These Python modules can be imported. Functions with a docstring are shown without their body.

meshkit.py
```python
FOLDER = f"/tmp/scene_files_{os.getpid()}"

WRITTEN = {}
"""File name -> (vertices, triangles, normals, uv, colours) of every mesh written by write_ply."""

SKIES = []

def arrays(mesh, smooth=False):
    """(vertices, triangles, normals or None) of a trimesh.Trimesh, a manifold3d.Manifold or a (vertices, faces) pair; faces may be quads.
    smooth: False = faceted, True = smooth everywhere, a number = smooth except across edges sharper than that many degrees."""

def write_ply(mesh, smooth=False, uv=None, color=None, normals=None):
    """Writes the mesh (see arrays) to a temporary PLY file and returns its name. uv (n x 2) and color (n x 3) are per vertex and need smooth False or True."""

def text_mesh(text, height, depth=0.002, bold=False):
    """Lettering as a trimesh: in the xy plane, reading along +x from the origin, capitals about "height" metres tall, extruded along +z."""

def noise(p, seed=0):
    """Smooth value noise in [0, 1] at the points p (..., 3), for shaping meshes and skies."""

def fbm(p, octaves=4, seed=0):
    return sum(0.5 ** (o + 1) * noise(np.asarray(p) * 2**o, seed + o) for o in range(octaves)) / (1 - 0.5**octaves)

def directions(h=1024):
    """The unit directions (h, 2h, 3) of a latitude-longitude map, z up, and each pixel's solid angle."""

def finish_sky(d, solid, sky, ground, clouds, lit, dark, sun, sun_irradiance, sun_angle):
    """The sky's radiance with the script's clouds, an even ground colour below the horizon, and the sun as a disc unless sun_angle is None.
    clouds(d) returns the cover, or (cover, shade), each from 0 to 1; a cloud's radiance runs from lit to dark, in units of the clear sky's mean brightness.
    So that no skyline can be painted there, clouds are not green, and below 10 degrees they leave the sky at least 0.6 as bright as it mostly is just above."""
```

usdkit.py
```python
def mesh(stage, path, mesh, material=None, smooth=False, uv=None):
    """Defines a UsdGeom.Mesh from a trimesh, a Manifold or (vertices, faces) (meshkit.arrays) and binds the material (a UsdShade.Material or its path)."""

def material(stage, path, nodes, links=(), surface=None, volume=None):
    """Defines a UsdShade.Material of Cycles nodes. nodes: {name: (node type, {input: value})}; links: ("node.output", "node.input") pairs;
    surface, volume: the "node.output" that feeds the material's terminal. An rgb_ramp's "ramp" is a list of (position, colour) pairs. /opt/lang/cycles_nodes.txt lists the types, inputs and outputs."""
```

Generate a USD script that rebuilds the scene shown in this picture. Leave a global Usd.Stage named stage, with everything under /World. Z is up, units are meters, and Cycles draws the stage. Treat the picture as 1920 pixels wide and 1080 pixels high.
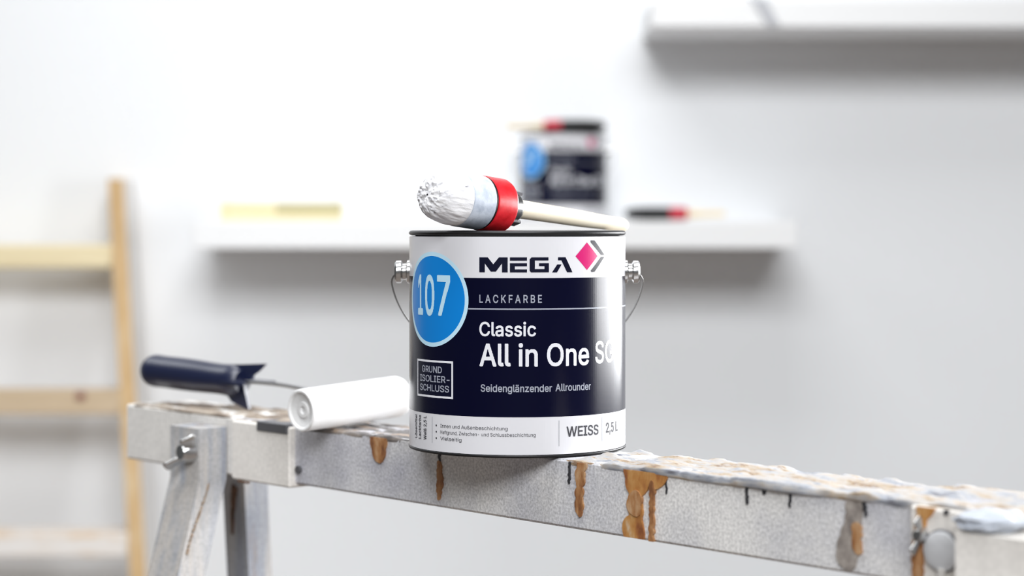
import math
import random
import numpy as np
import trimesh
import meshkit
import usdkit
from shapely.geometry import Polygon, Point, LineString, box as sbox
from shapely.ops import unary_union
from pxr import Usd, UsdGeom, UsdLux, UsdShade, Sdf, Gf

random.seed(7)
rng = np.random.default_rng(7)
stage = Usd.Stage.CreateInMemory()
UsdGeom.SetStageUpAxis(stage, UsdGeom.Tokens.z)
UsdGeom.SetStageMetersPerUnit(stage, 1.0)
UsdGeom.Xform.Define(stage, '/World')
UsdGeom.Scope.Define(stage, '/World/Looks')

# ------------------------------------------------------------------ camera, light, exposure
EYE = 1.065          # camera height; the top of the trestle beam is at 0.90
FPX = 3720.0         # focal length in pixels of the 1920 x 1080 frame
HORIZON = 428.0      # row of the eye level
cam = UsdGeom.Camera.Define(stage, '/World/camera')
cam.AddTranslateOp().Set(Gf.Vec3d(0, 0, EYE))
cam.AddRotateXOp().Set(90.0)
cam.CreateFocalLengthAttr(FPX / 1920 * 36.0)
cam.CreateHorizontalApertureAttr(36.0)
cam.CreateVerticalApertureAttr(36.0 * 1080 / 1920)
cam.CreateVerticalApertureOffsetAttr(-(540 - HORIZON) / 1920 * 36.0)
cam.CreateClippingRangeAttr(Gf.Vec2f(0.05, 100.0))
cam.CreateFStopAttr(4.2)
cam.CreateFocusDistanceAttr(1.44)
cam.CreateExposureAttr(0.0)


def rect_light(name, loc, target, w, h, radiance, color=(1, 1, 1)):
    l = UsdLux.RectLight.Define(stage, '/World/' + name)
    m = Gf.Matrix4d().SetLookAt(Gf.Vec3d(*loc), Gf.Vec3d(*target), Gf.Vec3d(0, 0.01, 1)).GetInverse()
    l.AddTransformOp().Set(m)
    l.CreateWidthAttr(w)
    l.CreateHeightAttr(h)
    l.CreateIntensityAttr(radiance)
    l.CreateColorAttr(Gf.Vec3f(*color))
    return l


# soft room light, a large key softbox high behind the camera, a ceiling bank above the shelves, a tall window at the right
dome = UsdLux.DomeLight.Define(stage, '/World/sky_dome')
dome.CreateIntensityAttr(0.035)
dome.CreateColorAttr(Gf.Vec3f(0.97, 0.985, 1.0))
rect_light('key_softbox', (0.35, -3.4, EYE + 2.8), (0.35, 2.6, EYE - 0.1), 3.8, 1.8, 14.4, (0.97, 0.985, 1.0))
rect_light('overhead_softbox', (-0.15, 1.25, EYE + 1.25), (-0.15, 1.35, EYE), 1.1, 0.6, 9.0, (0.98, 0.99, 1.0))
rect_light('ceiling_bank', (-0.10, 2.80, EYE + 1.55), (-0.08, 3.10, EYE), 1.15, 0.9, 6.2, (0.99, 0.995, 1.0))
rect_light('tall_window_light', (1.35, 2.02, EYE + 0.10), (0.27, 1.17, EYE - 0.05), 1.45, 0.60, 19.0, (0.98, 0.99, 1.0))

rect_light('left_softbox', (-1.55, 2.45, EYE + 1.20), (-0.25, 1.70, 0.92), 0.8, 0.7, 4.0, (0.95, 0.98, 1.0))

# ------------------------------------------------------------------ helpers
used = {}


def numbered(path):
    n = used.get(path, 0)
    used[path] = n + 1
    return path if n == 0 else f'{path}_{n:03d}'


def at(px, py, y):
    """The point at distance y from the camera that a pixel of the photograph shows."""
    return np.array([(px - 960) / FPX * y, y, EYE - (py - HORIZON) / FPX * y])


def thing(name, label, cat, loc=(0, 0, 0), rotz=0.0, group=None, matrix=None):
    path = numbered('/World/' + name)
    x = UsdGeom.Xform.Define(stage, path)
    if matrix is None:
        x.AddTranslateOp().Set(Gf.Vec3d(*map(float, loc)))
        x.AddRotateZOp().Set(float(rotz))
    else:
        x.AddTransformOp().Set(Gf.Matrix4d(*np.asarray(matrix, float).T.ravel().tolist()))
    p = x.GetPrim()
    tag(p, label, cat, group)
    return path


def tag(p, label=None, cat=None, group=None, kind=None):
    for k, v in (('label', label), ('category', cat), ('group', group), ('kind', kind)):
        if v:
            p.SetCustomDataByKey(k, v)


def part(name, mesh, material, parent, smooth=30, label=None, kind=None):
    path = numbered(f'{parent}/{name}')
    m = usdkit.mesh(stage, path, mesh, M[material], smooth)
    tag(m.GetPrim(), label, kind=kind)
    return path


def copy_of(src, label, loc, rotz=0.0, group=None):
    prim = stage.GetPrimAtPath(src)
    path = numbered('/World/' + src.split('/')[2])
    x = UsdGeom.Xform.Define(stage, path)
    x.GetPrim().GetReferences().AddInternalReference(src)
    x.ClearXformOpOrder()
    x.AddTranslateOp().Set(Gf.Vec3d(*map(float, loc)))
    x.AddRotateZOp().Set(float(rotz))
    x.GetPrim().SetInstanceable(True)
    tag(x.GetPrim(), label, prim.GetCustomDataByKey('category'), group)
    return path


def chamfer(size, c, centre=(0, 0, 0)):
    a, b, d = np.asarray(size, float) / 2
    pts = []
    for sx in (-1, 1):
        for sy in (-1, 1):
            for sz in (-1, 1):
                pts += [(sx * (a - c), sy * (b - c), sz * d), (sx * (a - c), sy * b, sz * (d - c)), (sx * a, sy * (b - c), sz * (d - c))]
    m = trimesh.Trimesh(np.array(pts)).convex_hull
    m.apply_translation(centre)
    return m


def span(x0, x1, y0, y1, z0, z1, c=0.001):
    return chamfer((x1 - x0, y1 - y0, z1 - z0), c, ((x0 + x1) / 2, (y0 + y1) / 2, (z0 + z1) / 2))


def lathe(profile, n=96):
    """(r, z) points revolved about z."""
    return trimesh.creation.revolve(np.array(profile, float), sections=n)


def frame(origin, axis, up=(0, 0, 1)):
    """4 x 4 with local z along axis and local x as near to up as can be."""
    z = np.asarray(axis, float) / np.linalg.norm(axis)
    x = np.asarray(up, float) - z * np.dot(up, z)
    x /= np.linalg.norm(x)
    m = np.eye(4)
    m[:3, 0], m[:3, 1], m[:3, 2], m[:3, 3] = x, np.cross(z, x), z, origin
    return m


def tube(points, r, n=12):
    p = np.asarray(points, float)
    t = np.gradient(p, axis=0)
    t /= np.linalg.norm(t, axis=1)[:, None]
    ref = np.array([0.13, 0.27, 0.95])
    a = ref - t * (t @ ref)[:, None]
    a /= np.linalg.norm(a, axis=1)[:, None]
    b = np.cross(t, a)
    ang = np.linspace(0, 2 * np.pi, n, endpoint=False)
    ring = p[:, None] + r * (a[:, None] * np.cos(ang)[None, :, None] + b[:, None] * np.sin(ang)[None, :, None])
    v = ring.reshape(-1, 3)
    f = []
    for i in range(len(p) - 1):
        for j in range(n):
            k = (j + 1) % n
            f += [(i * n + j, i * n + k, (i + 1) * n + k), (i * n + j, (i + 1) * n + k, (i + 1) * n + j)]
    c0, c1 = len(v), len(v) + 1
    v = np.vstack([v, p[:1], p[-1:]])
    for j in range(n):
        k = (j + 1) % n
        f += [(c0, k, j), (c1, (len(p) - 1) * n + j, (len(p) - 1) * n + k)]
    return trimesh.Trimesh(v, np.array(f), process=False)


def spline(pts, n=60):
    from scipy.interpolate import CubicSpline
    p = np.asarray(pts, float)
    s = np.r_[0, np.cumsum(np.linalg.norm(np.diff(p, axis=0), axis=1))]
    return CubicSpline(s, p)(np.linspace(0, s[-1], n))


# ------------------------------------------------------------------ materials
M = {}


def plain(name, color, rough=0.5, metallic=0.0, bump=0.0, scale=200.0, spec=0.5, **more):
    nodes = {'p': ('principled_bsdf', {'base_color': color, 'roughness': rough, 'metallic': metallic, 'specular_ior_level': spec, **more})}
    links = []
    if bump:
        nodes |= {'t': ('texture_coordinate', {}), 'n': ('noise_texture', {'scale': scale, 'detail': 3.0}), 'b': ('bump', {'strength': bump, 'distance': 0.001})}
        links = [('t.object', 'n.vector'), ('n.fac', 'b.height'), ('b.normal', 'p.normal')]
    M[name] = usdkit.material(stage, '/World/Looks/' + name, nodes, links, surface='p.BSDF')


def noisy(name, ramp, scale=20.0, rough=0.6, stretch=(1, 1, 1), detail=6.0, bump=0.3, roughness=0.6, spec=0.4, speck=None, distortion=0.0):
    """A colour ramp over stretched noise; speck = (scale, amount) adds fine light and dark grain."""
    nodes = {'t': ('texture_coordinate', {}), 'm': ('mapping', {'scale': stretch}), 'n': ('noise_texture', {'scale': scale, 'detail': detail, 'roughness': roughness, 'distortion': distortion}),
             'r': ('rgb_ramp', {'ramp': ramp}), 'b': ('bump', {'strength': bump, 'distance': 0.001}), 'p': ('principled_bsdf', {'roughness': rough, 'specular_ior_level': spec})}
    links = [('t.object', 'm.vector'), ('m.vector', 'n.vector'), ('n.fac', 'r.fac'), ('n.fac', 'b.height'), ('b.normal', 'p.normal')]
    if speck:
        nodes |= {'s': ('noise_texture', {'scale': speck[0], 'detail': 2.0}), 'sr': ('rgb_ramp', {'ramp': [(0.3, (1 - speck[1],) * 3), (0.5, (1, 1, 1)), (0.7, (1 + speck[1],) * 3)]}),
                  'x': ('mix_color', {'blend_type': 'multiply', 'fac': 1.0, 'use_clamp': False})}
        links += [('t.object', 's.vector'), ('s.fac', 'sr.fac'), ('r.color', 'x.a'), ('sr.color', 'x.b'), ('x.result', 'p.base_color')]
    else:
        links += [('r.color', 'p.base_color')]
    M[name] = usdkit.material(stage, '/World/Looks/' + name, nodes, links, surface='p.BSDF')


plain('wall_paint', (0.848, 0.864, 0.882), 0.9, bump=0.08, scale=90, spec=0.2)
noisy('floor_boards', [(0.3, (0.15, 0.125, 0.11)), (0.7, (0.20, 0.165, 0.14))], 3, stretch=(8, 1, 1))
plain('shelf_white', (0.84, 0.845, 0.85), 0.55, spec=0.3)
plain('tin_white', (0.74, 0.74, 0.775), 0.28, spec=0.35)
plain('label_navy', (0.0003, 0.0007, 0.015), 0.22, spec=0.36)
plain('label_blue', (0.004, 0.225, 0.68), 0.26, spec=0.35)
plain('label_pale_blue', (0.55, 0.80, 0.95), 0.3, spec=0.3)
plain('label_print_white', (0.80, 0.81, 0.86), 0.3, spec=0.3)
plain('label_print_grey', (0.36, 0.38, 0.45), 0.3, spec=0.3)
plain('label_print_dark', (0.07, 0.07, 0.08), 0.4, spec=0.2)
plain('label_ink', (0.004, 0.005, 0.02), 0.35, spec=0.2)
plain('label_pink', (0.62, 0.012, 0.16), 0.3, spec=0.3)
plain('label_line_grey', (0.42, 0.43, 0.46), 0.4, spec=0.2)
plain('dark_rim', (0.03, 0.03, 0.032), 0.4, metallic=0.6)
plain('steel', (0.62, 0.62, 0.62), 0.22, metallic=1.0)
plain('wire_grey', (0.22, 0.22, 0.22), 0.35, metallic=0.8)
plain('rod_steel', (0.40, 0.40, 0.41), 0.3, metallic=1.0)
noisy('loaded_bristle', [(0.27, (0.10, 0.10, 0.11)), (0.33, (0.50, 0.50, 0.53)), (0.42, (0.76, 0.76, 0.79)), (0.6, (0.85, 0.85, 0.87))], 230, stretch=(1, 1, 0.22), bump=0.9, rough=0.6, detail=4, spec=0.3)
noisy('ferrule_paint', [(0.35, (0.38, 0.43, 0.52)), (0.6, (0.56, 0.61, 0.70))], 120, bump=0.25, rough=0.45)
noisy('red_plastic', [(0.35, (0.56, 0.006, 0.012)), (0.6, (0.74, 0.018, 0.03))], 120, bump=0.1, rough=0.32, detail=3)
plain('black_plastic', (0.006, 0.006, 0.006), 0.45)
plain('black_bristle', (0.006, 0.006, 0.007), 0.6, bump=0.6, scale=400)
plain('red_band', (0.52, 0.015, 0.04), 0.4)
noisy('handle_wood', [(0.3, (0.86, 0.76, 0.57)), (0.7, (0.92, 0.85, 0.70))], 60, stretch=(3, 3, 0.3), rough=0.5, bump=0.08)
noisy('handle_wood_along', [(0.3, (0.76, 0.62, 0.40)), (0.7, (0.86, 0.76, 0.56))], 60, stretch=(0.3, 3, 3), rough=0.5, bump=0.08)
plain('roller_white', (0.90, 0.90, 0.90), 0.95, bump=0.5, scale=1400, spec=0.1)
plain('roller_cap', (0.78, 0.78, 0.78), 0.6, bump=0.3, scale=600, spec=0.2)
plain('navy_plastic', (0.003, 0.0075, 0.038), 0.36, spec=1.0)
noisy('beam_grey', [(0.30, (0.36, 0.36, 0.425)), (0.46, (0.56, 0.56, 0.59)), (0.58, (0.74, 0.73, 0.72)), (0.75, (0.84, 0.825, 0.80))], 8, stretch=(0.8, 1, 0.8), rough=0.75, bump=0.4, speck=(520, 0.26), detail=9)
noisy('pale_paint', [(0.28, (0.52, 0.50, 0.48)), (0.45, (0.74, 0.72, 0.69)), (0.7, (0.82, 0.80, 0.77))], 14, stretch=(2, 2, 0.35), rough=0.75, bump=0.4, speck=(350, 0.12))
noisy('cream_paint', [(0.32, (0.70, 0.67, 0.63)), (0.6, (0.83, 0.80, 0.76))], 12, rough=0.75, bump=0.25, speck=(350, 0.08))
noisy('leg_paint', [(0.30, (0.12, 0.075, 0.05)), (0.36, (0.30, 0.24, 0.20)), (0.42, (0.30, 0.32, 0.37)), (0.52, (0.42, 0.42, 0.43)), (0.62, (0.52, 0.49, 0.46)), (0.75, (0.60, 0.58, 0.55))], 12, stretch=(3.2, 3.2, 0.28), rough=0.75, bump=0.4, speck=(350, 0.14))
noisy('crust_paint', [(0.24, (0.06, 0.05, 0.045)), (0.33, (0.19, 0.19, 0.215)), (0.40, (0.34, 0.36, 0.41)), (0.46, (0.50, 0.50, 0.51)), (0.53, (0.52, 0.47, 0.42)), (0.585, (0.46, 0.35, 0.23)), (0.615, (0.22, 0.13, 0.075)), (0.65, (0.48, 0.43, 0.39)), (0.80, (0.53, 0.53, 0.55))], 85, stretch=(0.25, 1.3, 1.3), rough=0.5, bump=0.6, detail=7, roughness=0.65)
noisy('grey_crust', [(0.32, (0.05, 0.045, 0.04)), (0.46, (0.17, 0.16, 0.16)), (0.56, (0.34, 0.30, 0.27)), (0.62, (0.40, 0.27, 0.17)), (0.72, (0.42, 0.42, 0.44))], 60, stretch=(0.3, 1.3, 1.3), rough=0.6, bump=0.6, detail=7)
noisy('tan_crust', [(0.30, (0.09, 0.065, 0.05)), (0.42, (0.22, 0.175, 0.14)), (0.54, (0.38, 0.32, 0.26)), (0.72, (0.50, 0.46, 0.42))], 30, stretch=(0.5, 1.6, 1.6), rough=0.7, bump=0.6, detail=7)
noisy('rust_drip', [(0.30, (0.10, 0.04, 0.025)), (0.42, (0.27, 0.115, 0.045)), (0.52, (0.40, 0.20, 0.085)), (0.62, (0.50, 0.31, 0.17)), (0.75, (0.56, 0.44, 0.32))], 130, stretch=(1, 1, 0.35), rough=0.5, bump=0.5)
noisy('ochre_drip', [(0.30, (0.15, 0.045, 0.025)), (0.40, (0.32, 0.12, 0.04)), (0.50, (0.45, 0.205, 0.06)), (0.60, (0.52, 0.28, 0.10)), (0.70, (0.60, 0.46, 0.32))], 95, stretch=(1, 1, 0.4), rough=0.5, bump=0.5)
noisy('brown_smear', [(0.30, (0.12, 0.105, 0.10)), (0.5, (0.30, 0.265, 0.24)), (0.7, (0.46, 0.42, 0.38))], 90, rough=0.6, bump=0.5)
noisy('dark_run', [(0.35, (0.03, 0.022, 0.02)), (0.6, (0.16, 0.08, 0.045))], 120, rough=0.6)
noisy('tan_run', [(0.35, (0.22, 0.15, 0.10)), (0.6, (0.46, 0.36, 0.27))], 120, rough=0.6)
plain('dark_drip', (0.035, 0.035, 0.04), 0.5)
plain('dark_metal', (0.13, 0.13, 0.14), 0.45, metallic=0.4, bump=0.3, scale=300)
plain('lump_blue_white', (0.50, 0.54, 0.61), 0.4, bump=0.4, scale=120)
noisy('ladder_wood', [(0.30, (0.45, 0.29, 0.13)), (0.55, (0.56, 0.38, 0.19)), (0.75, (0.62, 0.48, 0.30))], 8, stretch=(3, 3, 0.3), rough=0.6, bump=0.1)
noisy('ladder_side', [(0.30, (0.62, 0.58, 0.54)), (0.7, (0.80, 0.79, 0.78))], 8, stretch=(3, 3, 0.5), rough=0.6, bump=0.1)
noisy('rung_pale', [(0.30, (0.74, 0.62, 0.38)), (0.7, (0.84, 0.74, 0.50))], 10, stretch=(0.4, 3, 3), rough=0.6, bump=0.1)
noisy('rung_tan', [(0.30, (0.52, 0.40, 0.26)), (0.7, (0.64, 0.51, 0.36))], 10, stretch=(0.4, 3, 3), rough=0.6, bump=0.1)
noisy('rung_spattered', [(0.35, (0.72, 0.50, 0.30)), (0.48, (0.78, 0.72, 0.66)), (0.7, (0.82, 0.80, 0.78))], 9, stretch=(1, 3, 3), rough=0.6, bump=0.2)
plain('knot_red', (0.16, 0.02, 0.025), 0.6)
plain('rule_yellow', (0.78, 0.68, 0.38), 0.5)
plain('rule_pale', (0.82, 0.76, 0.54), 0.5)
plain('rule_olive', (0.50, 0.45, 0.25), 0.5)
plain('bolt_grey', (0.62, 0.63, 0.65), 0.5, bump=0.3, scale=200)
plain('cloth_grey', (0.55, 0.56, 0.59), 0.9, bump=0.4, scale=300)

# ------------------------------------------------------------------ the room
WALL_Y = 3.865


def struct(name, mesh, material):
    m = usdkit.mesh(stage, numbered('/World/' + name), mesh, M[material], 30)
    tag(m.GetPrim(), kind='structure')


struct('wall_back', span(-4.0, 4.0, WALL_Y, WALL_Y + 0.15, 0.0, 3.4, 0.001), 'wall_paint')
struct('floor', span(-4.0, 4.0, -3.5, WALL_Y + 0.15, -0.1, 0.0, 0.001), 'floor_boards')

# ------------------------------------------------------------------ wall shelves
SHELF_FRONT, SHELF_TOP = 3.605, EYE + 0.0135
for label, x0, x1, top in (('long white floating shelf behind the can, carrying the blurred can and rule', -0.581, 0.519, SHELF_TOP),
                           ('white floating shelf high at the upper right corner of the picture', 0.254, 1.354, EYE + 0.366 + 0.05)):
    t = thing('wall_shelf', label, 'shelf', ((x0 + x1) / 2, WALL_Y, top - 0.05), group='white floating wall shelves')
    part('board', span(-(x1 - x0) / 2, (x1 - x0) / 2, SHELF_FRONT - WALL_Y, -0.0005, 0, 0.05, 0.0015), 'shelf_white', t)

# ------------------------------------------------------------------ ladder
LEAN = 0.26


def ladder_y(z):
    return 3.762 - LEAN * (EYE + 0.094 - z)


lad_x = -1.0
t = thing('wooden_ladder', 'pale wooden ladder leaning on the wall at the left edge', 'ladder', (lad_x, ladder_y(0), 0))
z_top = EYE + 0.094


def stile(sign, dx0=-0.0145, dx1=0.0145, dy0=0.0, dy1=0.10):
    # front-face centre: x -0.755 at the top, -0.674 at eye level minus 0.62
    xs = lambda z: (-0.752 + (z_top - z) * 0.108) - lad_x
    v = []
    for z in (0.0, z_top):
        xc, yf = xs(z) * sign, ladder_y(z) - ladder_y(0)
        for dx, dy in ((dx0, dy0), (dx1, dy0), (dx1, dy1), (dx0, dy1)):
            v.append((xc + dx, yf + dy, z))
    v = np.array(v)
    return trimesh.Trimesh(v).convex_hull


st = part('stile', stile(1), 'ladder_wood', t)
part('side_face', stile(1, 0.0145, 0.0155, 0.004, 0.098), 'ladder_side', st, label='paint-greyed side of the rail')
part('stile', stile(-1), 'ladder_wood', t)
for zc, mt, lab in ((EYE - 0.053, 'rung_pale', 'pale yellow rung'), (EYE - 0.322, 'rung_tan', 'tan rung with a dark red knot'), (EYE - 0.574, 'rung_spattered', 'rung spattered with white paint'), (0.25, 'rung_tan', None)):
    half = (-0.752 + (z_top - zc) * 0.108) - lad_x - 0.014
    y = ladder_y(zc) - ladder_y(0)
    r = part('rung', span(-half, half, y + 0.004, y + 0.080, zc - 0.022, zc + 0.022, 0.003), mt, t, label=lab)
    if lab and 'knot' in lab:
        k = trimesh.creation.icosphere(2, 1.0)
        k.apply_scale((0.010, 0.0015, 0.008))
        k.apply_translation((at(150, 738, ladder_y(zc))[0] - lad_x, y + 0.0038, zc + 0.012))
        part('knot', k, 'knot_red', r, smooth=True, label='dark red knot')

# ------------------------------------------------------------------ trestle
# local frame: x along the beam towards the right and the camera, y across the beam away from the camera
U = np.array([0.6717, -0.7408])
TR0 = np.array([0.0, 1.4597])
TOP, BOT = 0.90, 0.851
tr = thing('trestle', 'paint-spattered grey wooden trestle crossing the foreground under the can', 'trestle', (TR0[0], TR0[1], 0), math.degrees(math.atan2(U[1], U[0])))


def face(px, py, v=0.0):
    """(u, z) on the beam's front face (or on a plane v behind it) of a pixel of the photograph."""
    k = (px - 960) / FPX
    ox, oy = TR0[0] + 0.7408 * v, TR0[1] + 0.6717 * v
    u = (k * oy - ox) / (U[0] - k * U[1])
    y = oy + U[1] * u
    return u, EYE - (py - HORIZON) / FPX * y


U0, U1, W = -0.532, 0.64, 0.066
beam = part('beam', span(U0, U1, 0, W, BOT, TOP, 0.0018), 'beam_grey', tr)
part('end_board', span(-0.534, -0.356, -0.0025, W + 0.002, BOT - 0.001, TOP + 0.0008, 0.0018), 'pale_paint', tr, label='pale weathered end of the beam')
part('side_plate', span(-0.3555, -0.270, -0.006, W + 0.004, BOT - 0.003, TOP - 0.001, 0.0015), 'cream_paint', tr, label='cream painted plate clasping the beam')
part('side_plate', span(0.3595, 0.66, -0.004, W + 0.004, BOT - 0.003, TOP - 0.001, 0.0015), 'cream_paint', tr, label='cream painted plate with rusty edge')


def leg(u, side, splay, w=0.046, th=0.028, z0=0.892):
    """side -1: in front of the beam, +1: behind it."""
    v0 = -0.004 if side < 0 else W + 0.004
    v = []
    for z in (0.0, z0):
        out = splay * max(0.0, (z0 - 0.045) - z) if z < z0 else 0.0
        a, b = v0 + side * out, v0 + side * (out + th)
        for du in (-w / 2, w / 2):
            v += [(u + du, a, z), (u + du, b, z)]
    # upright top piece along the beam, splayed below it
    zt = BOT - 0.004
    top = trimesh.Trimesh(np.array([(u + s * w / 2, y, z) for s in (-1, 1) for z in (zt, z0) for y in (v0, v0 + side * th)])).convex_hull
    low = trimesh.Trimesh(np.array([(u + s * w / 2, v0 + side * (y + (splay * zt if z == 0 else 0)), z) for s in (-1, 1) for z in (0.0, zt) for y in (0, th)])).convex_hull
    import manifold3d
    def man(m):
        return manifold3d.Manifold(manifold3d.Mesh(np.asarray(m.vertices, np.float32), np.asarray(m.faces, np.uint32)))
    return man(top) + man(low)


part('leg', leg(-0.389, -1, 0.27), 'leg_paint', tr)
part('leg', leg(-0.466, 1, 0.06, w=0.036, th=0.026), 'leg_paint', tr)
part('leg', leg(0.462, -1, 0.20, w=0.10), 'cream_paint', tr)
part('leg', leg(0.475, 1, 0.20), 'leg_paint', tr)


def grid_mesh(p):
    n, m = p.shape[:2]
    i = np.arange(n * m).reshape(n, m)
    q = np.stack([i[:-1, :-1], i[1:, :-1], i[1:, 1:], i[:-1, 1:]], -1).reshape(-1, 4)
    return trimesh.Trimesh(p.reshape(-1, 3), np.vstack([q[:, [0, 1, 2]], q[:, [0, 2, 3]]]), process=False)


def crust(u0, u1, lip, amp, seed, dens=0.0016, low=0.34, y_front=0.0, y_back=W):
    """Built-up dry paint along the top of the beam, running over its front edge."""
    us = np.arange(u0, u1, dens)
    c = np.linspace(-lip, y_back - y_front + 0.004, 56)          # arc: down the front face, over the edge, across the top, down the back
    uu, cc = np.meshgrid(us, c, indexing='ij')
    y = np.clip(cc, 0, y_back - y_front) + y_front
    z = TOP - np.clip(-cc, 0, None) - np.clip(cc - (y_back - y_front), 0, None)
    ny = np.where(cc < 0.002, -1.0, np.where(cc > y_back - y_front - 0.001, 1.0, 0.0))
    nz = np.where(cc > -0.002, 1.0, 0.0)
    nn = np.hypot(ny, nz)
    q = np.stack([uu * 34, cc * 70, uu * 0 + seed], -1)
    th = meshkit.fbm(q, 5, seed)
    fine = meshkit.fbm(np.stack([uu * 260, cc * 300, uu * 0], -1), 3, seed + 5)
    t = amp * np.clip((th - low) / 0.3, -0.6, 1.3) + 0.0012 * (fine - 0.5)
    edge = np.minimum(1, np.minimum((uu - u0) / 0.012, (u1 - uu) / 0.012))
    t = t * edge - 0.0008 * (1 - edge)
    lipfade = np.clip((cc + lip) / (lip * 0.8), 0, 1)
    drip = meshkit.noise(np.stack([uu * 60, uu * 0, uu * 0 + 3.3], -1), seed + 9)
    t = np.where(cc < 0, t * np.clip(lipfade * 1.6 - (1 - drip) * 0.9, -0.5, 1), t)
    t = np.where((c[None, :] == c[0]) | (c[None, :] == c[-1]), -0.0008, t)
    return grid_mesh(np.stack([uu, y + ny / nn * t, z + nz / nn * t], -1))


part('paint_crust', crust(0.057, 0.652, 0.005, 0.0034, 11), 'crust_paint', tr, smooth=50, label='thick crust of dried paint along the top edge')
part('paint_crust', crust(-0.528, -0.285, 0.004, 0.0022, 23, y_front=-0.001), 'tan_crust', tr, smooth=50, label='tan flaking paint on the far end')
part('paint_crust', crust(-0.262, -0.114, 0.0045, 0.0016, 31), 'grey_crust', tr, smooth=50)


def flat_on_face(shape, thick, v=0.0):
    """A polygon in (u, z), thickened out of the front face."""
    ms = []
    for g in getattr(shape, 'geoms', [shape]):
        if g.area > 1e-8:
            ms.append(trimesh.creation.extrude_polygon(g, thick + 0.001, engine='earcut'))
    m = trimesh.util.concatenate(ms)
    p = m.vertices.copy()
    m.vertices = np.stack([p[:, 0], v + 0.001 - p[:, 2], p[:, 1]], 1)
    m.invert()
    return m


def run_of_paint(pts, seed, v=0.0):
    """Outline from (pixel x, pixel y, pixel width) along the run, with wobbling sides."""
    r = np.random.default_rng(seed)
    c = []
    for (x0, y0, w0), (x1, y1, w1) in zip(pts[:-1], pts[1:]):
        for k in np.linspace(0, 1, 11)[:-1]:
            c.append((x0 + (x1 - x0) * k + r.uniform(-1.3, 1.3), y0 + (y1 - y0) * k, (w0 + (w1 - w0) * k) * r.uniform(0.62, 1.18)))
    c.append(pts[-1])
    discs = []
    for x, y, w in c:
        u, z = face(x, y, v)
        ul, _ = face(x - w / 2, y, v)
        discs.append(Point(u, z).buffer(max(abs(u - ul), 0.0006), 6))
    hulls = [unary_union([a, b]).convex_hull for a, b in zip(discs[:-1], discs[1:])]
    return unary_union(hulls).intersection(sbox(-2, BOT + 0.0004, 2, TOP - 0.0012))


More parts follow.
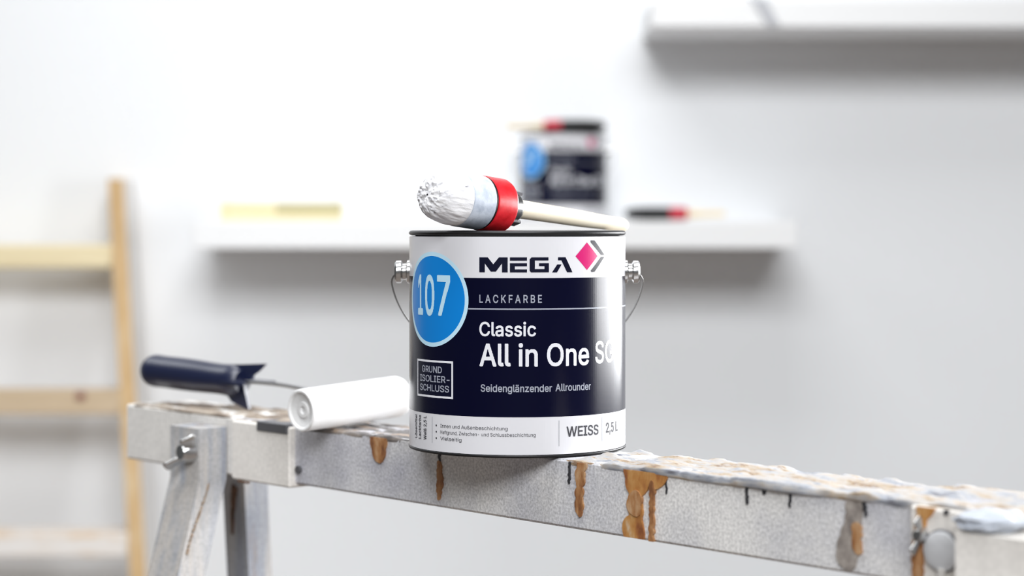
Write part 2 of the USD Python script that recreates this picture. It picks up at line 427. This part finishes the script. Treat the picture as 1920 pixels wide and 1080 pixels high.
drips = [
    ('rust_drip', [(712, 826, 26), (712, 845, 22), (714, 862, 8)], 1, 0.0016, 'short rust-coloured paint run'),
    ('rust_drip', [(825, 868, 8), (826, 905, 11), (824, 934, 5)], 2, 0.0012, 'thin rust-coloured paint run'),
    ('dark_drip', [(825, 848, 4), (825, 888, 3)], 3, 0.0010, None),
    ('dark_drip', [(1068, 868, 4), (1068, 905, 3)], 4, 0.0010, None),
    ('rust_drip', [(1092, 872, 17), (1088, 915, 13), (1088, 948, 15), (1089, 966, 5)], 5, 0.0014, 'tan paint run right of the can'),
    ('dark_drip', [(1250, 882, 3), (1250, 925, 2)], 7, 0.0008, None),
    ('dark_drip', [(1402, 904, 5), (1402, 943, 4)], 8, 0.0012, 'short black paint run'),
    ('dark_drip', [(1434, 910, 6), (1434, 924, 5)], 9, 0.0010, None),
    ('dark_drip', [(1483, 916, 4), (1482, 950, 3)], 10, 0.0010, None),
    ('brown_smear', [(1604, 942, 28), (1602, 985, 30), (1596, 1015, 38), (1590, 1042, 36), (1594, 1056, 22)], 11, 0.0012, 'brown smear of paint'),
    ('rust_drip', [(1609, 990, 16), (1608, 1020, 14), (1613, 1034, 10)], 12, 0.0018, 'rust patch on the brown smear'),
    ('dark_drip', [(1621, 940, 5), (1625, 966, 4)], 13, 0.0012, None),
]
for mt, pts, sd, th, lab in drips:
    part('paint_run', flat_on_face(run_of_paint(pts, sd), th), mt, tr, label=lab)
big = unary_union([run_of_paint([(1198, 874, 46), (1200, 892, 46), (1198, 906, 38)], 20), run_of_paint([(1228, 878, 46), (1232, 892, 36), (1222, 902, 16)], 28), run_of_paint([(1192, 900, 34), (1194, 925, 24), (1190, 945, 32), (1198, 972, 16), (1188, 990, 36), (1192, 1003, 36)], 21)]).buffer(-0.0004)
part('paint_run', flat_on_face(big, 0.0016), 'ochre_drip', tr, label='broad ochre and rust paint run')
part('paint_run', flat_on_face(run_of_paint([(1226, 905, 9), (1225, 960, 8), (1224, 1012, 9)], 22), 0.0022), 'rust_drip', tr, label='narrow brown paint run beside the broad one')
part('paint_run', flat_on_face(run_of_paint([(1196, 930, 20), (1192, 946, 26), (1198, 958, 14)], 24), 0.0024), 'rust_drip', tr)
PV = -0.004
part('paint_run', flat_on_face(run_of_paint([(1738, 944, 34), (1732, 962, 22), (1726, 992, 16)], 25, PV), 0.0014, PV), 'ochre_drip', tr, label='ochre paint run above the bolt')
part('paint_run', flat_on_face(run_of_paint([(1722, 1018, 18), (1722, 1050, 20), (1722, 1078, 20)], 26, PV), 0.0012, PV), 'rust_drip', tr, label='rust run below the bolt')
part('paint_run', flat_on_face(run_of_paint([(1775, 948, 8), (1775, 963, 6)], 27, PV), 0.0012, PV), 'dark_drip', tr)

# lump of pale paint on the right leg, metal strap under the roller, bolts
lump = trimesh.creation.icosphere(4, 1.0)
lump.vertices *= (1 + 0.45 * (meshkit.fbm(lump.vertices * 2.2 + 5, 3, 4) - 0.5))[:, None]
lump.apply_scale((0.019, 0.022, 0.0068))
lump.apply_translation((0.424, -0.014, 0.8975))
part('paint_lump', lump, 'lump_blue_white', tr, smooth=True, label='bluish white lump of dried paint')
part('metal_strap', span(-0.316, -0.272, -0.0075, 0.03, TOP - 0.0072, TOP + 0.0012, 0.0008), 'dark_metal', tr, label='dark metal strap on the edge')
nail = trimesh.creation.cylinder(0.0032, 0.004, sections=24)
nail.apply_transform(frame((face(561, 880)[0] + 0.001, -0.001, face(561, 880)[1]), (0, -1, 0)))
part('nail_head', nail, 'dark_metal', tr)


def wing_nut(u, z, v, tilt, s=1.0):
    """Hub and two wings lying across the plane of the beam's face."""
    import manifold3d as m3
    out = lathe([(0, 0), (0.0062, 0), (0.0055, 0.006), (0.0040, 0.009), (0, 0.009)], 32)
    ms = [out]
    for sg in (-1, 1):
        pts = []
        for a, b, r in ((0.003, 0.003, 0.0025), (0.0135, 0.0085, 0.0030), (0.0110, 0.0120, 0.0025)):
            sp = trimesh.creation.icosphere(2, r)
            sp.apply_scale((1, 0.55, 1))
            sp.apply_translation((sg * a, 0, b))
            pts.append(sp.vertices)
        ms.append(trimesh.Trimesh(np.vstack(pts)).convex_hull)
    def man(m):
        return m3.Manifold(m3.Mesh(np.asarray(m.vertices, np.float32), np.asarray(m.faces, np.uint32)))
    body = man(ms[0]) + man(ms[1]) + man(ms[2])
    me = body.to_mesh()
    m = trimesh.Trimesh(me.vert_properties[:, :3] * s, me.tri_verts)
    m.apply_transform(trimesh.transformations.rotation_matrix(tilt, (0, 0, 1)))
    f = np.eye(4)
    f[:3, 0], f[:3, 1], f[:3, 2], f[:3, 3] = (1, 0, 0), (0, 0, 1), (0, -1, 0), (u, v, z)
    m.apply_transform(f)
    return m


def washer(u, z, v, r, dome=0.002):
    m = lathe([(0, 0), (r, 0), (r, 0.0012), (r * 0.93, 0.002), (r * 0.5, 0.002 + dome * 0.7), (0, 0.002 + dome)], 48)
    m.apply_transform(frame((u, v, z), (0, -1, 0)))
    return m


uz = face(364, 846, -0.03)
part('washer', washer(uz[0], uz[1], -0.028, 0.0090), 'dark_metal', tr)
part('wing_nut', wing_nut(uz[0], uz[1], -0.0305, math.radians(40), 1.55), 'steel', tr, label='shiny wing nut on the front leg')
uz = face(1764, 1034, -0.006)
part('washer', washer(uz[0], uz[1], -0.0035, 0.0130, 0.0003), 'dark_metal', tr)
part('bolt_head', washer(uz[0], uz[1], -0.0052, 0.0118, 0.0008), 'bolt_grey', tr, smooth=40, label='round painted bolt head')
pin = tube([(uz[0] + 0.001, -0.0068, uz[1] - 0.010), (uz[0] + 0.001, -0.0068, uz[1] - 0.034)], 0.0024)
part('latch_pin', pin, 'pale_paint', tr)
uz = face(1727, 1003, -0.006)
part('nut', wing_nut(uz[0], uz[1], -0.004, math.radians(80), 0.75), 'steel', tr, label='small bright nut')



def streak(pts, plane, r0, r1, seed):
    """A thin dried run over pixels (x, y) on a plane of the leg; plane(z) gives its distance behind the beam's front face."""
    g = np.random.default_rng(seed)
    out = []
    for x, y in pts:
        z = 0.8
        for _ in range(4):
            u, z = face(x + g.uniform(-1.5, 1.5) * 0, y, plane(z))
        out.append((u, plane(z), z))
    p = spline(out, 40)
    p[:, 0] += g.normal(0, 0.00035, 40)
    m = tube(p, 1.0, 8)
    k = np.repeat(np.linspace(r0, r1, 40), 8)
    c = np.repeat(p, 8, 0)
    v = m.vertices.copy()
    v[:320] = c + (v[:320] - c) * k[:, None]
    return trimesh.Trimesh(v, m.faces, process=False)


rear = lambda z: W + 0.004 + 0.06 * max(0.0, BOT - 0.004 - z)
fore = lambda z: -0.032 - 0.27 * max(0.0, BOT - 0.004 - z)
part('paint_run', streak([(442, 912), (439, 935), (437, 965), (436, 1000)], rear, 0.0045, 0.0018, 1), 'dark_run', tr, smooth=True, label='dark brown run down the rear leg')
part('paint_run', streak([(392, 905), (382, 940), (366, 985), (350, 1040)], fore, 0.0010, 0.0014, 2), 'tan_run', tr, smooth=True, label='tan run down the front leg')
part('paint_run', streak([(447, 902), (456, 904), (468, 905)], lambda z: -0.006, 0.0011, 0.0009, 3), 'dark_run', tr, smooth=True)

# ------------------------------------------------------------------ paint can
R, H = 0.0815, 0.1628
can = thing('paint_can', 'large sharp white and navy paint can standing on the trestle', 'paint can', (0.004, 1.5, TOP + 0.0006), group='paint cans with a navy label')
RB = R - 0.0004
part('body', lathe([(0, 0.002), (RB - 0.004, 0.002), (RB - 0.0015, 0.0), (RB - 0.0002, 0.0012), (RB, 0.003), (RB, H - 0.0045), (RB - 0.006, H - 0.004), (RB - 0.006, H - 0.006), (0, H - 0.006)], 256), 'tin_white', can)
ring = [(R - 0.0052 + 0.0052 * 0, H - 0.0042)] + [(R - 0.0026 + 0.0030 * math.cos(a), H - 0.0019 + 0.0019 * math.sin(a)) for a in np.linspace(-math.pi * 0.62, math.pi * 1.1, 18)] + [(R - 0.0052, H - 0.0042)]
part('rim', lathe(ring, 192), 'dark_rim', can, smooth=True, label='dark rolled metal rim')
part('lid', lathe([(0, H - 0.0058), (R - 0.0065, H - 0.0058), (R - 0.0075, H - 0.0005), (R - 0.0095, H), (R - 0.013, H - 0.0004), (0, H - 0.0004)], 128), 'dark_rim', can, label='dark metal lid')
part('base_rim', lathe([(RB - 0.005, 0.0001), (RB + 0.0007, 0.0001), (RB + 0.0009, 0.0014), (RB + 0.0002, 0.0022), (RB - 0.005, 0.0022), (RB - 0.005, 0.0001)], 192), 'dark_rim', can, smooth=True)


def bend(mesh, off):
    """(s, z, lift) in metres on the label to the can's side; s = 0 faces the camera."""
    p = mesh.vertices
    th, r = p[:, 0] / R, R + off + p[:, 2]
    v = np.stack([r * np.sin(th), -r * np.cos(th), p[:, 1]], 1)
    return trimesh.Trimesh(v, mesh.faces, process=False)


def wrapped(shape, off, step=0.002):
    """A flat shape in label millimetres, cut into strips and bent round the can."""
    ms = []
    x0, y0, x1, y1 = shape.bounds
    for a in np.arange(math.floor(x0), x1, step * 1000):
        g = shape.intersection(sbox(a, y0 - 1, a + step * 1000, y1 + 1))
        for q in getattr(g, 'geoms', [g]):
            if q.geom_type == 'Polygon' and q.area > 1e-4:
                v, f = trimesh.creation.triangulate_polygon(q, engine='earcut')
                m = trimesh.Trimesh(np.c_[v / 1000, np.zeros(len(v))], f, process=False)
                if m.area > 0 and m.face_normals[0][2] < 0:
                    m.invert()
                ms.append(m)
    m = trimesh.util.concatenate(ms)
    return bend(m, off)


def words(text, s, z, cap, width=None, off=0.00016, bold=False, condense=1.0):
    """Lettering with its left end at s and its baseline at z (mm), capitals cap mm tall, squeezed or widened to width mm."""
    m = meshkit.text_mesh(text, cap / 1000, 0.00004, bold)
    x0, x1 = m.bounds[0][0], m.bounds[1][0]
    k = (width / 1000) / (x1 - x0) if width else condense
    m.vertices[:, 0] = (m.vertices[:, 0] - x0) * k
    m.apply_translation((s / 1000, z / 1000, 0))
    v, f = trimesh.remesh.subdivide_to_size(m.vertices, m.faces, 0.004)
    return bend(trimesh.Trimesh(v, f, process=False), off)


lab = part('label', wrapped(sbox(-250, 2.2, 250, 158.0), 0.00002), 'tin_white', can, smooth=False, label='white label wrapped round the can')
part('navy_panel', wrapped(sbox(-130, 29.2, 130, 128.7), 0.00010), 'label_navy', lab, smooth=False, label='navy blue panel')
bc = Point(-71.0, 112.6)
part('badge_edge', wrapped(bc.buffer(34.6, 48).difference(bc.buffer(31.6, 48)), 0.00018), 'label_pale_blue', lab, smooth=False, label='pale ring round the badge')
part('badge', wrapped(bc.buffer(31.7, 48), 0.00016), 'label_blue', lab, smooth=False, label='bright blue round badge')
for ch, s0, w in (('1', -90.5, 8.0), ('0', -79.5, 11.5), ('7', -65.0, 13.0)):
    part('badge_digit', words(ch, s0, 101.6, 28.0, w, 0.00026, True), 'label_pale_blue', lab, smooth=False)

# the brand line: heavy wide capitals and a diamond with a grey angle
P = Polygon
letters = {
    'letter_m': [P([(-27.9, 132.8), (-27.9, 143.6), (-21.6, 143.6), (-17.5, 138.6), (-13.4, 143.6), (-7.1, 143.6), (-7.1, 132.8), (-11.2, 132.8), (-11.2, 139.2), (-15.6, 133.4), (-19.4, 133.4), (-23.8, 139.2), (-23.8, 132.8)])],
    'letter_e': [P([(-5.5, 141.2), (-5.5, 143.6), (6.7, 143.6), (6.7, 141.2)]), P([(-5.5, 132.8), (-5.5, 139.4), (6.7, 139.4), (6.7, 137.2), (-2.0, 137.2), (-2.0, 135.0), (6.7, 135.0), (6.7, 132.8)])],
    'letter_g': [P([(9.6, 132.8), (8.6, 134.0), (8.6, 142.2), (10.0, 143.6), (22.4, 143.6), (22.4, 141.3), (12.4, 141.3), (12.4, 135.2), (19.4, 135.2), (19.4, 137.3), (15.4, 137.3), (15.4, 139.4), (22.7, 139.4), (22.7, 132.8)])],
    'letter_a': [P([(25.0, 132.7), (29.0, 138.4), (32.4, 138.4), (28.8, 132.7)]), P([(29.6, 143.6), (35.6, 143.6), (41.2, 132.7), (36.8, 132.7), (32.2, 141.4), (29.6, 141.4)])],
}
for nm, polys in letters.items():
    part('brand_' + nm, wrapped(unary_union(polys), 0.00014), 'label_ink', lab, smooth=False)
part('brand_diamond', wrapped(P([(43.8, 144.2), (54.0, 154.2), (64.6, 144.2), (54.0, 134.2)]), 0.00014), 'label_pink', lab, smooth=False, label='pink diamond')
part('brand_angle', wrapped(P([(57.6, 155.6), (61.6, 155.6), (72.6, 145.0), (68.4, 145.0), (57.6, 154.2)]).union(P([(72.6, 143.6), (68.4, 143.6), (57.6, 133.6), (58.6, 132.6), (61.6, 132.8)])), 0.00014), 'label_print_dark', lab, smooth=False, label='grey angle beside the diamond')
part('lettering', words('L A C K F A R B E', -27.9, 111.1, 5.5, 45.4, bold=True), 'label_print_grey', lab, smooth=False)
part('rule_line', wrapped(sbox(-36.5, 106.0, 130, 107.0), 0.00016), 'label_print_grey', lab, smooth=False)
part('lettering', words('Classic', -27.9, 87.4, 9.6, 41.1, bold=True), 'label_print_white', lab, smooth=False)
part('lettering', words('All in One', -27.9, 66.0, 15.4, 84.0, bold=True), 'label_print_white', lab, smooth=False)
part('lettering', words('SG', 62.2, 66.6, 15.4, 22.5, bold=True), 'label_print_white', lab, smooth=False)
part('lettering', words('Seidenglänzender', -26.9, 47.4, 5.0, 52.0, bold=True), 'label_print_grey', lab, smooth=False)
part('lettering', words('Allrounder', 27.6, 47.6, 5.0, 30.2, bold=True), 'label_print_grey', lab, smooth=False)
bx = sbox(-92, 41, -49.5, 68.2)
part('box_outline', wrapped(bx.difference(bx.buffer(-1.5, join_style=2)), 0.00018), 'label_print_white', lab, smooth=False)
part('box_fill', wrapped(bx.buffer(-1.4, join_style=2), 0.00014), 'label_ink', lab, smooth=False)
for txt, s0, z0, w in (('GRUND', -84.0, 59.2, 24.0), ('ISOLIER-', -87.0, 52.4, 34.5), ('SCHLUSS', -87.0, 45.6, 34.0)):
    part('lettering', words(txt, s0, z0, 4.6, w, 0.00022, True), 'label_print_grey', lab, smooth=False)
for txt, z0, w in (('Innen und Außenbeschichtung', 19.9, 54.5), ('Haftgrund, Zwischen- und Schlussbeschichtung', 15.3, 74.5), ('Vielseitig', 10.7, 19.5)):
    part('bullet', wrapped(Point(-66.0, z0 + 1.1).buffer(0.7), 0.00016), 'label_print_dark', lab, smooth=False)
    part('lettering', words(txt, -61.6, z0, 2.5, w, bold=False), 'label_print_dark', lab, smooth=False)
part('lettering', words('WEISS', 36.4, 14.6, 7.0, 29.4, bold=True), 'label_print_dark', lab, smooth=False)
part('lettering', words('2,5 L', 74.6, 15.0, 7.0, 18.0, bold=True), 'label_print_dark', lab, smooth=False)
for s0, a, b in ((30.4, 8.0, 26.4), (70.0, 9.0, 27.0), (-70.6, 8.0, 27.0)):
    part('divider', wrapped(sbox(s0 - 0.3, a, s0 + 0.3, b), 0.00016), 'label_line_grey', lab, smooth=False)
# small upright lines of print at the label's left end
for s0, txt in ((-93.0, 'Lösemittel'), (-86.0, 'Lackfarbe'), (-78.0, 'Weiß 2,5 L')):
    m = meshkit.text_mesh(txt, 0.0036, 0.00004, True)
    m.vertices = np.stack([-m.vertices[:, 1], (m.vertices[:, 0] - m.bounds[0][0]) * 17.5e-3 / (m.bounds[1][0] - m.bounds[0][0]), m.vertices[:, 2]], 1)
    m.apply_translation((s0 / 1000, 0.0095, 0))
    part('lettering', bend(m, 0.00016), 'label_print_dark', lab, smooth=False)

EAR_Z = 0.1315
for sg in (-1, 1):
    e = lathe([(0, -0.001), (0.0088, -0.001), (0.0088, 0.002), (0.0062, 0.0030), (0.0062, 0.0055), (0.0085, 0.0068), (0.0085, 0.0102), (0.0070, 0.0115), (0, 0.0115)], 40)
    e.apply_transform(frame((sg * (R - 0.0005), 0, EAR_Z), (sg, 0, 0)))
    part('ear', e, 'steel', can, smooth=35, label='shiny metal ear for the handle')
ang = np.linspace(0, math.pi, 90)
wire = np.stack([0.0955 * np.cos(ang), 0.0935 * np.sin(ang), EAR_Z - 0.0035 - 0.076 * np.sin(ang)], 1)
wire = np.vstack([[(0.0885, -0.001, EAR_Z + 0.001)], wire[2:-2], [(-0.0885, -0.001, EAR_Z + 0.001)]])
part('bail_handle', tube(spline(wire, 120), 0.0007, 10), 'wire_grey', can, smooth=True, label='thin wire handle hanging down behind')

copy_of(can, 'small blurred paint can standing on the middle shelf', (0.096, 3.725, SHELF_TOP + 0.0003), group='paint cans with a navy label')

# ------------------------------------------------------------------ ring brush on the can
rim_top = TOP + 0.0006 + H
ax = np.array([0.71, 0.70, -0.104])
ax /= np.linalg.norm(ax)
Y0 = 1.452
p0 = at(899, 381, Y0)
p0[2] = rim_top + 0.0202
rb = thing('ring_brush', 'round brush with white-caked bristles and red ring lying on the large can', 'brush', matrix=frame(p0, ax))
# local z along the brush, 0 at the front edge of the red ring, bristles at negative z
prof = [(0.0, -0.0520), (0.0060, -0.0518), (0.0115, -0.0502), (0.0150, -0.0468), (0.0170, -0.0420), (0.0182, -0.0350), (0.0190, -0.0290), (0.0193, -0.0240), (0.0193, -0.0200)]
pr = spline(np.array(prof)[:, [0, 1]], 60)
pr[:, 0] = np.clip(pr[:, 0], 0, None)
b = lathe(pr, 160)
bv = b.vertices
angv = np.arctan2(bv[:, 1], bv[:, 0])
rad = np.hypot(bv[:, 0], bv[:, 1])
streak = meshkit.fbm(np.stack([np.cos(angv) * 9, np.sin(angv) * 9, bv[:, 2] * 60], -1), 4, 3) - 0.5
tuft = meshkit.fbm(np.stack([bv[:, 0] * 330, bv[:, 1] * 330, bv[:, 2] * 50], -1), 3, 8) - 0.5
fade = np.clip((-0.024 - bv[:, 2]) / 0.008, 0, 1)
scale = 1 + 0.10 * streak * fade
bv2 = bv.copy()
bv2[:, :2] *= scale[:, None]
bv2[:, 2] += -0.0055 * tuft * np.clip((-0.035 - bv[:, 2]) / 0.015, 0, 1)
part('bristles', trimesh.Trimesh(bv2, b.faces, process=False), 'loaded_bristle', rb, smooth=True, label='bristles caked with white paint')
part('ferrule', lathe([(0.0150, -0.0235), (0.0192, -0.0235), (0.0197, -0.0225), (0.0199, -0.0015), (0.0192, -0.0006), (0.0150, -0.0006)], 96), 'ferrule_paint', rb, label='bluish grey painted ferrule')
part('gap_ring', lathe([(0.0150, -0.0008), (0.0196, -0.0008), (0.0196, 0.0008), (0.0150, 0.0008)], 96), 'black_plastic', rb)
part('red_ring', lathe([(0.0150, 0.0006), (0.0199, 0.0006), (0.0203, 0.0016), (0.0203, 0.0190), (0.0196, 0.0210), (0.0160, 0.0215), (0.0100, 0.0210)], 96), 'red_plastic', rb, label='bright red plastic ring')
part('collar', lathe([(0.0115, 0.0205), (0.0115, 0.0340), (0.0100, 0.0365), (0.0075, 0.0365)], 64), 'steel', rb, label='metal collar')
for a in (0.25, math.pi - 0.3):
    clip = span(-0.0012, 0.0012, -0.0040, 0.0040, 0.0205, 0.0372, 0.0005)
    clip.apply_translation((0.0117, 0, 0))
    clip.apply_transform(trimesh.transformations.rotation_matrix(a, (0, 0, 1)))
    part('clip', clip, 'dark_metal', rb)
hp = spline([(0.0070, 0.0355), (0.0069, 0.055), (0.0066, 0.085), (0.0062, 0.115), (0.0057, 0.150), (0.0050, 0.1575), (0.0032, 0.1602), (0.0, 0.161)], 60)
hp[:, 0] = np.clip(hp[:, 0], 0, None)
part('handle', lathe(np.vstack([[(0, 0.0355)], hp]), 64), 'handle_wood', rb, smooth=40, label='pale wooden handle')

# ------------------------------------------------------------------ paint roller lying across the beam
S0 = at(563, 777, 1.600)
S1 = at(733, 752, 1.668)
sa = (S1 - S0) / np.linalg.norm(S1 - S0)
slen = np.linalg.norm(S1 - S0) + 0.012
RS = 0.0172
drop = (TOP + 0.0032 + RS) - (S0[2] + S1[2]) / 2
S0[2] += drop
S1[2] += drop
base = np.array([-0.17, 1.69, TOP])
rl = thing('paint_roller', 'small paint roller with white sleeve and navy handle lying on the trestle', 'paint roller', base)


def local(m):
    m.apply_translation(-base)
    return m


sl = lathe([(0.0135, 0.0015), (0.0150, 0.0), (RS - 0.0008, 0.0), (RS, 0.0014), (RS, slen - 0.006), (RS - 0.0012, slen - 0.003), (RS - 0.004, slen - 0.0008), (0.006, slen)], 96)
sl.apply_transform(frame(S0, sa))
part('sleeve', local(sl), 'roller_white', rl, smooth=40, label='white foam roller sleeve')
cp = lathe([(0.0, 0.0042), (0.0030, 0.0042), (0.0034, 0.0024), (0.0062, 0.0024), (0.0070, 0.0036), (0.0100, 0.0034), (0.0138, 0.0018)], 64)
cp.apply_transform(frame(S0, sa))
part('end_cap', local(cp), 'roller_cap', rl, smooth=40, label='round plastic end cap')
A = at(452, 724, 1.795)              # collar end of the handle's axis
B = at(284, 698, 1.868)              # free end
A[2] = TOP + 0.0264
B[2] = TOP + 0.0315
ha = (B - A) / np.linalg.norm(B - A)
hl = np.linalg.norm(B - A) + 0.006
hp = spline([(0.0105, -0.002), (0.0136, 0.004), (0.0142, 0.020), (0.0146, 0.050), (0.0150, 0.090), (0.0150, hl - 0.020), (0.0142, hl - 0.008), (0.0105, hl - 0.002), (0.0, hl)], 70)
hp[:, 0] = np.clip(hp[:, 0], 0, None)
hm = lathe(np.vstack([[(0, -0.002)], hp]), 72)
hm.apply_transform(frame(A, ha))
handle = part('handle', local(hm), 'navy_plastic', rl, smooth=40, label='navy blue plastic handle')
grip = lathe([(0.0118, 0.0), (0.0140, 0.001), (0.0145, 0.004), (0.0135, 0.0075), (0.0115, 0.008)], 64)
grip.apply_transform(frame(A + ha * 0.0, ha))
fa = -ha
for a, ln, rad_ in ((0.0, 0.031, 0.0185), (math.pi * 0.5, 0.022, 0.019), (math.pi, 0.012, 0.0238), (math.pi * 1.5, 0.024, 0.020)):
    prof = Polygon([(0.002, -0.016), (0.0140, -0.016), (0.0140 + (rad_ - 0.014) * 0.55, ln - 0.022), (rad_, ln - 0.003), (rad_, ln), (rad_ * 0.60, ln * 0.72), (0.0070, ln * 0.50), (0.002, ln * 0.46)])
    f = trimesh.creation.extrude_polygon(prof, 0.0030, engine='earcut')
    p = f.vertices.copy()
    f.vertices = np.stack([p[:, 0], p[:, 2] - 0.0015, p[:, 1]], 1)
    f.invert()
    m = frame(A, fa) @ trimesh.transformations.rotation_matrix(a, (0, 0, 1))
    f.apply_transform(m)
    part('guard_fin', local(f), 'navy_plastic', handle)
E1 = S1 + sa * 0.010
rod = spline([A - ha * (-0.004), A - ha * 0.02 + (0, 0, 0.0012), A - ha * 0.09 + (0, 0, -0.001), A - ha * 0.128 + (0, 0, -0.004), E1 + (0.024, 0.018, 0.000), E1 + sa * 0.013 + (0.006, 0.0, 0), E1 + sa * 0.002, S1 - sa * 0.02], 120)
part('rod', local(tube(rod, 0.0019, 12)), 'rod_steel', rl, smooth=True, label='bent steel wire')

# ------------------------------------------------------------------ brushes at the back
def make_brush(label, loc, rotz):
    """Flat oval brush along x: bristles towards -x, handle towards +x, lying on z = 0."""
    t = thing('paint_brush', label, 'brush', loc, rotz, group='black-bristled brushes with a red band')
    def along(m, sy=1.0, lift=0.0):
        m.apply_transform(np.array([[0, 0, 1, 0], [0, 1, 0, 0], [-1, 0, 0, 0], [0, 0, 0, 1]], float))
        m.apply_scale((1, sy, 1))
        m.apply_translation((0, 0, lift))
        return m
    z = 0.0132
    part('bristles', along(lathe([(0, -0.083), (0.005, -0.0825), (0.0090, -0.078), (0.0120, -0.064), (0.0132, -0.042), (0.0128, 0.0), (0.0, 0.0)], 48), 1.7, z), 'black_bristle', t, smooth=40, label='black bristles')
    part('band', along(lathe([(0, 0), (0.0129, 0.0), (0.0132, 0.002), (0.0122, 0.030), (0.0110, 0.0325), (0, 0.0325)], 48), 1.6, z), 'red_band', t, smooth=40, label='red band')
    part('handle', along(lathe([(0, 0.032), (0.0098, 0.032), (0.0072, 0.050), (0.0055, 0.075), (0.0058, 0.095), (0.0046, 0.103), (0.0, 0.106)], 40), 1.2, z), 'handle_wood_along', t, smooth=40, label='pale wooden handle')
    return t


bs = at(1255, 400, 3.69)
br = make_brush('black-bristled brush with red band lying alone on the shelf', (bs[0], 3.69, SHELF_TOP + 0.0002), 0)
bt = at(1052, 235, 3.70)
copy_of(br, 'black-bristled brush with red band lying on the blurred can', (bt[0], 3.70, SHELF_TOP + 0.0003 + H + 0.0002), 180, 'black-bristled brushes with a red band')

# ------------------------------------------------------------------ folding rule on the shelf
fr0, fr1 = at(412, 400, 3.68)[0], at(646, 400, 3.68)[0]
fr = thing('folding_rule', 'pale yellow folded wooden rule lying at the left of the middle shelf', 'folding rule', ((fr0 + fr1) / 2, 3.672, SHELF_TOP + 0.0003))
hw = (fr1 - fr0) / 2
for i in range(10):
    sh = 0.004 if i % 2 else 0.0
    part('leaf', span(-hw + sh, hw - (0.004 - sh), -0.008, 0.008, i * 0.0034, i * 0.0034 + 0.0032, 0.0004), ('rule_yellow', 'rule_pale')[i % 3 == 0], fr)
part('print_panel', span(-0.010, hw - 0.004, -0.0084, -0.0079, 0.011, 0.0330, 0.0001), 'rule_olive', fr, label='olive printed panel')
for s in (-1, 1):
    hg = trimesh.creation.cylinder(0.0048, 0.035, sections=32)
    hg.apply_translation((s * (hw - 0.014), 0, 0.0174))
    part('hinge', hg, 'steel', fr)

# ------------------------------------------------------------------ grey cloth over the edge of the upper shelf
ushelf = EYE + 0.366 + 0.05
cx = at(1420, 20, SHELF_FRONT)[0]
cl = numbered('/World/cleaning_cloth')
s = np.linspace(0, 1, 50)
w = np.linspace(-1, 1, 24)
ss, ww = np.meshgrid(s, w, indexing='ij')
arc = ss * 0.125
over = np.clip(arc - 0.075, 0, None)
yy = np.where(arc < 0.075, SHELF_FRONT + 0.075 - arc, SHELF_FRONT - 0.003)
half_w = 0.020 - 0.010 * ss
bow = 0.0016 * np.sin(ww * 7 + ss * 4)
xx = cx + ww * half_w + 0.030 * np.clip((arc - 0.07) / 0.055, 0, 1) ** 1.2
zz = np.where(arc < 0.075, ushelf + 0.0028 + bow, ushelf + 0.0015 - over)
yy = np.where(arc < 0.075, yy, yy - 0.0016 + bow)
top = np.stack([xx, yy, zz], -1)
g = grid_mesh(top)
gn = g.vertex_normals
v2 = np.vstack([g.vertices + gn * 0.0007, g.vertices - gn * 0.0007])
n_, m_ = top.shape[:2]
idx = np.arange(n_ * m_).reshape(n_, m_)
loop = np.r_[idx[0, :], idx[1:, -1], idx[-1, -2::-1], idx[-2:0:-1, 0]]
nx = np.roll(loop, -1)
o = n_ * m_
ff = np.vstack([g.faces, g.faces[:, ::-1] + o, np.c_[loop, loop + o, nx + o], np.c_[loop, nx + o, nx]])
mm = usdkit.mesh(stage, cl, trimesh.Trimesh(v2, ff, process=False), M['cloth_grey'], True)
tag(mm.GetPrim(), 'small grey cloth hanging over the front edge of the upper shelf', 'cloth')
